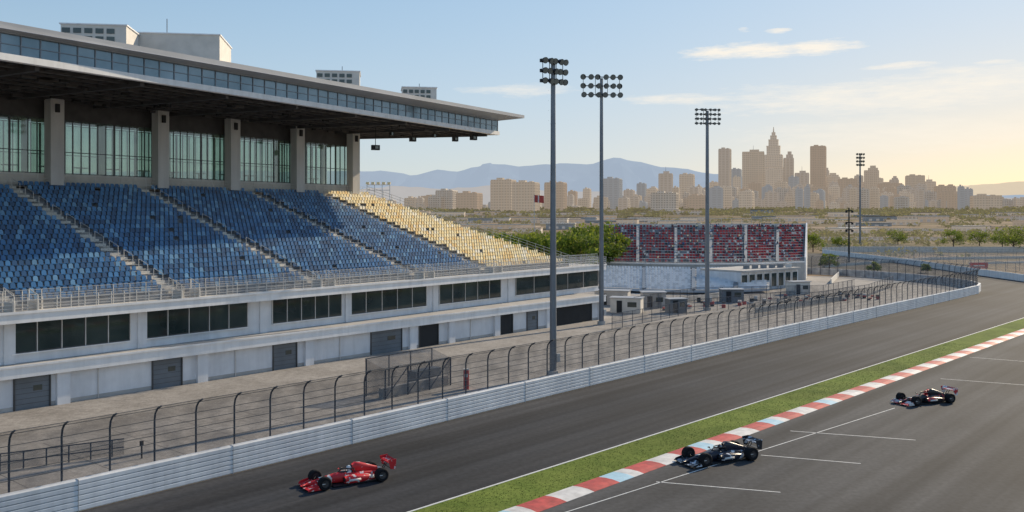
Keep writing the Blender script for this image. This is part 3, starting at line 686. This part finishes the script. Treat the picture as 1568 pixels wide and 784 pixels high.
def building(x0,x1,top,Y,m,name='office_tower',rot=.5,kind=0):
    Wd_=(x1-x0)/F_*Y; X=((x0+x1)/2-CX)/F_*Y; g=gz(X,Y)-3; z=H+(HOR-top)/F_*Y-g
    w=Wd_/(math.cos(rot)+math.sin(rot)*.8); d=w*.8; mb=MB()
    if kind==2:
        for f,h in ((1,.52),(.86,.66),(.72,.78),(.52,.86),(.34,.91),(.2,.95)):
            mb.box((0,0,z*h/2),(w*f,d*f,z*h),m); mb.box((0,0,z*h+1),(w*f*1.03,d*f*1.03,2),m)
        mb.rod((0,0,z*.95),(0,0,z*1.03),w*.05,m,6,.5)
        for sx in (-1,1):
            for sy in (-1,1): mb.box((sx*w*.4,sy*d*.4,z*.34),(w*.18,d*.18,z*.68),m)
    else:
        mb.box((0,0,z/2),(w,d,z),m); mb.box((0,0,z+.8),(w*1.02,d*1.02,1.6),m)
        if kind==1: mb.box((w*.05,0,z*1.0+3.5),(w*.45,d*.5,5.5),m); mb.rod((0,0,z),(0,0,z+16),.5,'steel',5,.2)
        elif kind==3:
            mb.box((w*.1,0,z+z*.04),(w*.7,d*.7,z*.08),m); mb.box((w*.1,0,z*1.08+z*.03),(w*.4,d*.4,z*.06),m)
        else: mb.box((-w*.15,0,z+2.5),(w*.3,d*.4,4),m); mb.box((w*.25,0,z+1.8),(w*.15,d*.3,2.5),m)
        for i in range(5):
            a=-w/2+w*i/4; mb.box((a,-d/2-.4,z/2),(1.2,.9,z-.5),m); 
            b=-d/2+d*i/4; mb.box((w/2+.4,b,z/2),(.9,1.2,z-.5),m); mb.box((-w/2-.4,b,z/2),(.9,1.2,z-.5),m)
        mb.box((0,0,2),(w*1.25,d*1.2,8),m)
    mb.obj(name,loc=(X,Y,g),rz=-rot)
T=[(1100,1120,229,2000,'c1',0),(1135,1172,234,1950,'c0',1),(1168,1201,198,2050,'c2',2),(1172,1198,261,1900,'c2',0),(1199,1216,243,2080,'c1',3),(1240,1266,225,2050,'c3',0),
(1216,1240,266,2000,'c1',1),(1260,1286,272,2080,'c2',3),(1283,1312,275,2000,'c3',0),(1322,1347,262,2050,'c0',3),(1345,1380,282,1980,'c3',0),(1386,1416,270,2050,'c0',0),(1412,1432,279,2100,'c2',1),(1431,1460,286,1950,'c3',0),
(1008,1031,267,1900,'c1',1),(1040,1064,268,1950,'c2',0),(975,990,282,2100,'c4',0),(923,953,275,1500,'c4',0),(1118,1136,260,2100,'c4',0),(1086,1100,280,2050,'c2',0),(1226,1246,284,1900,'c0',0),(1296,1326,280,2100,'c5',0),(1146,1166,282,1880,'c3',0),
(1207,1224,272,1950,'c4',0),(1250,1270,262,2150,'c1',3),(1270,1284,281,1900,'c1',0),(1308,1322,270,2150,'c1',0),(1334,1352,274,2150,'c2',0),(1362,1376,276,2150,'c1',3),(1376,1392,288,1950,'c2',0),(1400,1420,284,1900,'c1',0),(1446,1470,295,2000,'c0',0),(1064,1086,289,2000,'c1',0),(990,1008,290,2000,'c2',3),(955,972,292,2050,'c1',0),(893,905,290,2050,'c2',0),(870,884,294,2000,'c3',0),(1122,1134,272,1900,'c2',0),(1186,1206,280,1850,'c0',0)]
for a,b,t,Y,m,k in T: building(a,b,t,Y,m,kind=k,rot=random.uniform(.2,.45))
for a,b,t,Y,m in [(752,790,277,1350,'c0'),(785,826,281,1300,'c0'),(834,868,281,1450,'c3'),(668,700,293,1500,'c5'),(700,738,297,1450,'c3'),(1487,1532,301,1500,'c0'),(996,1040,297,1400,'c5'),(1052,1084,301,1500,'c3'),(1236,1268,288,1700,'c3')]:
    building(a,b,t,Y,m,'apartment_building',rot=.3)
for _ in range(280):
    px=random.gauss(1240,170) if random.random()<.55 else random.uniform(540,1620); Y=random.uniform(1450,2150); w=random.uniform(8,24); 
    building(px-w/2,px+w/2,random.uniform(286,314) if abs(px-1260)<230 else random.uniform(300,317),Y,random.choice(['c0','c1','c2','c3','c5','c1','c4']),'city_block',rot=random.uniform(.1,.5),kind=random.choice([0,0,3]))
for _ in range(90):
    px=random.uniform(540,1600); Y=random.uniform(620,1300); X=(px-CX)/F_*Y; mb=MB(); w,d,h=random.uniform(12,45),random.uniform(10,20),random.uniform(3,7); g=gz(X,Y)-1
    mb.box((0,0,h/2),(w,d,h),random.choice(['c5','conc','c2','c3','c0'])); mb.box((0,0,h+.3),(w+1,d+1,.6),random.choice(['conc','concl','wood','c3']))
    for i in range(4): mb.box((-w*.35+i*w*.23,-d/2-.05,h*.4),(w*.1,.2,h*.35),'c4')
    mb.obj('warehouse',loc=(X,Y,g),rz=random.uniform(-.3,.3))
for x0,x1,Y in ((-260,-20,900),(60,420,760),(180,560,560),(-150,200,1200)):
    mb=MB(); pp=[(x0+(x1-x0)*i/12,Y+15*math.sin(i*.7),gz(x0+(x1-x0)*i/12,Y)-.3) for i in range(13)]
    mb.sweep(pp,[(-.3,0),(-.3,2.6),(.3,2.6),(.3,0)],'c5'); mb.obj('boundary_wall')
# ---------------------------------------------------------------- racing cars
def livery(name,c1,c2,th=.56,sc=2.2):
    return mat(name,c1,.36,0,scale=sc,col2=c2,lo=th,hi=th+.01,detail=2)
M['tyre']=mat('tyre_rubber',(.014,.014,.016),.8,var=.2,spec=.2); M['rim']=mat('wheel_rim',(.12,.12,.13),.35,.8); M['carbon']=mat('carbon_fibre',(.020,.021,.024),.5,.1)
M['visor']=mat('helmet_visor',(.01,.01,.015),.1)
M['l1']=livery('livery_red',(.64,.025,.03),(.80,.72,.68),.57,2.8); M['l1b']=livery('gloss_red',(.64,.022,.03),(.78,.68,.64),.61,6)
M['l2']=livery('livery_navy',(.016,.020,.038),(.62,.65,.70),.59,2.6); M['l2b']=livery('livery_wing',(.02,.024,.032),(.55,.60,.68),.58,4)
M['l3']=livery('livery_dark',(.025,.025,.03),(.62,.06,.07),.57); M['l3b']=livery('wing_red_white',(.55,.04,.05),(.75,.72,.7),.5,3)
M['accent']=mat('accent_white',(.75,.74,.72),.3,var=.05)
def car(nose,rear,body,wing,helmet,sc=1.0,wr=.37):
    dx,dy=nose[0]-rear[0],nose[1]-rear[1]; a=math.atan2(dy,dx); cx,cy=(nose[0]+rear[0])/2,(nose[1]+rear[1])/2
    e=empty('racing_car',(cx,cy,.015)); e.rotation_euler=(0,0,a); e.scale=(sc,sc,sc)
    mb=MB()
    mb.loft([(2.62,0,.07,.14,.22),(2.3,0,.11,.13,.32),(1.8,0,.15,.13,.43),(1.3,0,.20,.11,.53),(.85,0,.27,.09,.60),(.45,0,.34,.08,.64),(.1,0,.38,.08,.60),(-.3,0,.38,.08,.60),(-.7,0,.34,.1,.62),(-1.3,0,.24,.12,.52),(-2.1,0,.12,.16,.38)],body,12)
    mb.loft([(-.18,0,.13,.55,.97),(-.35,0,.19,.5,1.08),(-.7,0,.20,.45,1.04),(-1.2,0,.14,.4,.86),(-1.8,0,.06,.35,.64),(-2.15,0,.03,.33,.5)],body,12)
    for s in (-1,1):
        mb.loft([(.42,s*.50,.20,.12,.46),(.25,s*.52,.27,.09,.53),(-.3,s*.53,.27,.08,.53),(-.9,s*.46,.23,.08,.44),(-1.5,s*.32,.14,.09,.32),(-1.9,s*.2,.07,.1,.24)],body,12)
        mb.box((.435,s*.5,.3),(.02,.3,.22),'carbon'); mb.box((-.1,s*.803,.3),(.7,.012,.12),'accent')
        mb.loft([(.42,s*.56,.07,.64,.70),(.34,s*.57,.08,.63,.72)],body,8); mb.rod((.38,s*.33,.58),(.38,s*.52,.66),.015,'carbon',5)
    mb.box((1.5,0,.495),(.5,.16,.012),'accent'); mb.obj('bodywork',e,smooth=True)
    mb=MB(); mb.box((-.4,0,.065),(3.0,1.36,.04),'carbon'); mb.box((-2.05,0,.2),(.5,.8,.05),'carbon')
    mb.box((-.24,0,.92),(.14,.16,.1),'carbon')
    mb.loft([(.5,0,.16,.6,.665),(.1,0,.24,.55,.645),(-.2,0,.22,.55,.67)],'carbon',10)
    ring=[]
    for i in range(13):
        t=math.pi*(i/12)-math.pi/2; ring.append((-.2+.62*math.cos(t),.28*math.sin(t)/1.0,.82))
    for p,q in zip(ring,ring[1:]): mb.rod(p,q,.03,'carbon',6)
    mb.rod((.42,0,.82),(.62,0,.62),.028,'carbon',6)
    for s in (-1,1): mb.rod((-.2,s*.28,.82),(-.3,s*.28,.58),.03,'carbon',6)
    for x0,x1,z0,z1,y0 in ((2.3,2.72,.12,.10,.92),(2.12,2.34,.19,.13,.9),(1.98,2.16,.27,.19,.88)):
        for s in (-1,1):
            ya,yb=s*.1,s*y0
            mb.hexa([(x0,ya,z0),(x1,ya,z1),(x1-.12,yb,z1),(x0-.05,yb,z0),(x0,ya,z0+.03),(x1,ya,z1+.02),(x1-.12,yb,z1+.02),(x0-.05,yb,z0+.03)],wing)
    for s in (-1,1):
        mb.hexa([(1.9,s*.91,.07),(2.66,s*.91,.07),(2.66,s*.93,.07),(1.9,s*.93,.07),(1.9,s*.91,.36),(2.5,s*.91,.22),(2.5,s*.93,.22),(1.9,s*.93,.36)],wing)
    for x0,x1,z0,z1 in ((-2.52,-2.2,.94,.88),(-2.62,-2.48,1.03,.95)):
        mb.hexa([(x0,-.62,z0),(x1,-.62,z1),(x1,.62,z1),(x0,.62,z0),(x0,-.62,z0+.035),(x1,-.62,z1+.035),(x1,.62,z1+.035),(x0,.62,z0+.035)],wing)
    mb.hexa([(-2.62,-.6,.52),(-2.4,-.6,.52),(-2.4,.6,.52),(-2.62,.6,.52),(-2.62,-.6,.56),(-2.4,-.6,.56),(-2.4,.6,.56),(-2.62,.6,.56)],'carbon')
    for s in (-1,1):
        mb.hexa([(-2.62,s*.62,.5),(-2.3,s*.62,.55),(-2.3,s*.645,.55),(-2.62,s*.645,.5),(-2.66,s*.62,1.09),(-2.17,s*.62,1.06),(-2.17,s*.645,1.06),(-2.66,s*.645,1.09)],wing)
        mb.rod((-2.0,s*.1,.35),(-2.38,s*.1,.9),.025,'carbon',5)
    for x,w in ((1.68,.8),(-1.68,.76)):
        for s in (-1,1):
            for dx_,z in ((.28,.42),(-.28,.42),(.25,.2),(-.25,.2)): mb.rod((x+dx_,s*.16,z),(x,s*(w-.15),z-.02),.02,'carbon',5)
            mb.rod((x,s*.15,.5),(x,s*(w-.15),.2),.018,'carbon',5)
    mb.obj('wings_and_suspension',e)
    mb=MB()
    for x,w,wd in ((1.68,.82,.36),(-1.68,.80,.46)):
        for s in (-1,1):
            R_=wr; y0,y1=s*(w-wd/2),s*(w+wd/2); n=24
            prof=[(y0,.2),(y0,R_-.05),(y0+s*.03,R_-.01),(y0+s*.07,R_),(y1-s*.07,R_),(y1-s*.03,R_-.01),(y1,R_-.05),(y1,.21),(y1-s*.05,.19),(y1-s*.06,.0)]
            for (ya,ra),(yb,rb) in zip(prof,prof[1:]):
                for i in range(n):
                    t0,t1=2*math.pi*i/n,2*math.pi*(i+1)/n
                    q=[(x+ra*math.cos(t0),ya,R_+ra*math.sin(t0)),(x+ra*math.cos(t1),ya,R_+ra*math.sin(t1)),(x+rb*math.cos(t1),yb,R_+rb*math.sin(t1)),(x+rb*math.cos(t0),yb,R_+rb*math.sin(t0))]
                    mb.face(q if s<0 else q[::-1],'tyre' if max(ra,rb)>.215 else 'rim')
            for k in range(5):
                t=2*math.pi*k/5; mb.rod((x,y1-s*.045,R_),(x+.19*math.cos(t),y1-s*.04,R_+.19*math.sin(t)),.022,'accent' if k==0 else 'rim',4)
            mb.rod((x,y0+s*.02,R_),(x,y0+s*.01,R_),.2,'carbon',16)
    mb.obj('wheels',e)
    mb=MB(); mb.ball((-.02,0,.80),(.155,.13,.145),helmet,16,12); mb.loft([(.05,0,.133,.77,.84),(.13,0,.09,.775,.835)],'visor',10)
    mb.loft([(-.16,0,.20,.5,.66),(-.02,0,.25,.5,.69),(.12,0,.20,.5,.64)],helmet,12); mb.rod((-.02,0,.62),(-.02,0,.74),.07,helmet,10)
    for s in (-1,1):
        mb.rod((0,s*.2,.62),(.22,s*.2,.56),.05,helmet,8,.04); mb.rod((.22,s*.2,.56),(.38,s*.09,.62),.04,helmet,8,.035)
    mb.obj('driver',e,smooth=True)
car(U(472,748),U(592,729),'l1','l1b','accent',1.06)
car(U(1044,713),U(1158,697),'l2','l2b','l2b',1.1,.40)
car(U(1376,620),U(1457,613),'l3','l3b','l1b',1.08,.38)
# ---------------------------------------------------------------- light
AZ,EL=math.radians(44),math.radians(26)
S=Vector((math.sin(AZ)*math.cos(EL),math.cos(AZ)*math.cos(EL),math.sin(EL)))
sl=bpy.data.lights.new('sun','SUN'); sl.energy=5.0; sl.angle=math.radians(.6); sl.color=(1,.83,.60)
so=bpy.data.objects.new('sun',sl); so.rotation_euler=S.to_track_quat('Z','Y').to_euler(); scene.collection.objects.link(so)
w=bpy.data.worlds.new('World'); scene.world=w; w.use_nodes=True; N=w.node_tree.nodes; L=w.node_tree.links
bg=N['Background']; bg.inputs[1].default_value=.15
sky=N.new('ShaderNodeTexSky'); sky.sky_type='NISHITA'; sky.sun_disc=False; sky.sun_elevation=EL; sky.sun_rotation=AZ; sky.air_density=1.0; sky.dust_density=.5; sky.ozone_density=1.5
tc=N.new('ShaderNodeTexCoord'); sp=N.new('ShaderNodeSeparateXYZ'); L.new(tc.outputs['Generated'],sp.inputs[0])
def mth(op,*a,clamp=False):
    n=N.new('ShaderNodeMath'); n.operation=op; n.use_clamp=clamp
    for i,x in enumerate(a):
        if isinstance(x,(int,float)): n.inputs[i].default_value=x
        else: L.new(x,n.inputs[i])
    return n.outputs[0]
ss=N.new('ShaderNodeSeparateXYZ'); L.new(sky.outputs[0],ss.inputs[0]); sc_=N.new('ShaderNodeCombineXYZ')
for i,(cap,gn) in enumerate(((4.0,1.05),(5.2,1.22),(6.6,1.32))):
    c=mth('MULTIPLY',ss.outputs[i],gn); L.new(mth('DIVIDE',mth('MULTIPLY',c,cap),mth('SQRT',mth('ADD',mth('MULTIPLY',c,c),cap*cap))),sc_.inputs[i])
X_,Y_,Z_=sp.outputs
az=mth('ARCTAN2',X_,Y_); el=mth('ARCSINE',Z_)
cmb=N.new('ShaderNodeCombineXYZ'); L.new(mth('MULTIPLY',az,14.0),cmb.inputs[0]); L.new(mth('MULTIPLY',el,85.0),cmb.inputs[1])
nz=N.new('ShaderNodeTexNoise'); nz.inputs['Scale'].default_value=1.6; nz.inputs['Detail'].default_value=7; nz.inputs['Roughness'].default_value=.7; L.new(cmb.outputs[0],nz.inputs[0])
def ell(px,py,hw,hh,gain,thr):
    a0=math.atan((px-CX)/F_); e0=math.atan((HOR-py)/F_*math.cos(a0)); 
    u=mth('DIVIDE',mth('SUBTRACT',az,a0),hw/F_*math.cos(a0)**2); v=mth('DIVIDE',mth('SUBTRACT',el,e0),hh/F_)
    d=mth('ADD',mth('MULTIPLY',u,u),mth('MULTIPLY',v,v)); m=mth('SUBTRACT',1.0,d,clamp=True)
    return mth('MULTIPLY',mth('SUBTRACT',mth('ADD',mth('MULTIPLY',m,.55),nz.outputs[0]),thr),gain,clamp=True)
cl=None
for a in [(1150,78,155,18,3.2,.74),(1250,72,100,16,3.2,.74),(1140,46,18,7,3,.82),(1190,47,34,7,3,.86),(1375,101,90,9,2.4,.82),(1520,95,60,7,2.4,.84),(1330,148,360,34,1.8,.72),(1480,125,220,32,1.8,.74),(800,138,130,16,1.6,.78),(1040,152,160,12,2,.78),(1400,205,380,38,1.0,.72)]:
    e=ell(*a); cl=e if cl is None else mth('MAXIMUM',cl,e)
h=mth('POWER',mth('SUBTRACT',1.0,mth('ABSOLUTE',Z_)),10.0)
dt=N.new('ShaderNodeVectorMath'); dt.operation='DOT_PRODUCT'; L.new(tc.outputs['Generated'],dt.inputs[0]); dt.inputs[1].default_value=(math.sin(math.radians(36)),math.cos(math.radians(36)),.12)
gl=mth('POWER',mth('MAXIMUM',dt.outputs['Value'],0.0),10.0)
hf=mth('MULTIPLY',h,mth('ADD',.68,mth('MULTIPLY',gl,.75)),clamp=True)
hc=N.new('ShaderNodeMix'); hc.data_type='RGBA'; L.new(mth('MULTIPLY',gl,1.0,clamp=True),hc.inputs[0]); hc.inputs[6].default_value=(5.3,5.1,4.4,1); hc.inputs[7].default_value=(8.2,6.5,4.2,1)
m1=N.new('ShaderNodeMix'); m1.data_type='RGBA'; L.new(hf,m1.inputs[0]); L.new(sc_.outputs[0],m1.inputs[6]); L.new(hc.outputs[2],m1.inputs[7])
m2=N.new('ShaderNodeMix'); m2.data_type='RGBA'; L.new(mth('MULTIPLY',cl,.85),m2.inputs[0]); L.new(m1.outputs[2],m2.inputs[6]); m2.inputs[7].default_value=(6.9,6.3,5.4,1)
L.new(m2.outputs[2],bg.inputs[0])
# ---------------------------------------------------------------- camera
cd=bpy.data.cameras.new('camera'); cd.sensor_width=36; cd.lens=36*F_/1568; cd.shift_y=-(392-HOR)/1568; cd.clip_end=40000; cd.clip_start=.5
co=bpy.data.objects.new('camera',cd); co.location=(0,0,H); co.rotation_euler=(math.radians(90),0,0); scene.collection.objects.link(co); scene.camera=co
scene.view_settings.view_transform='Standard'; scene.view_settings.look='None'; scene.view_settings.exposure=0
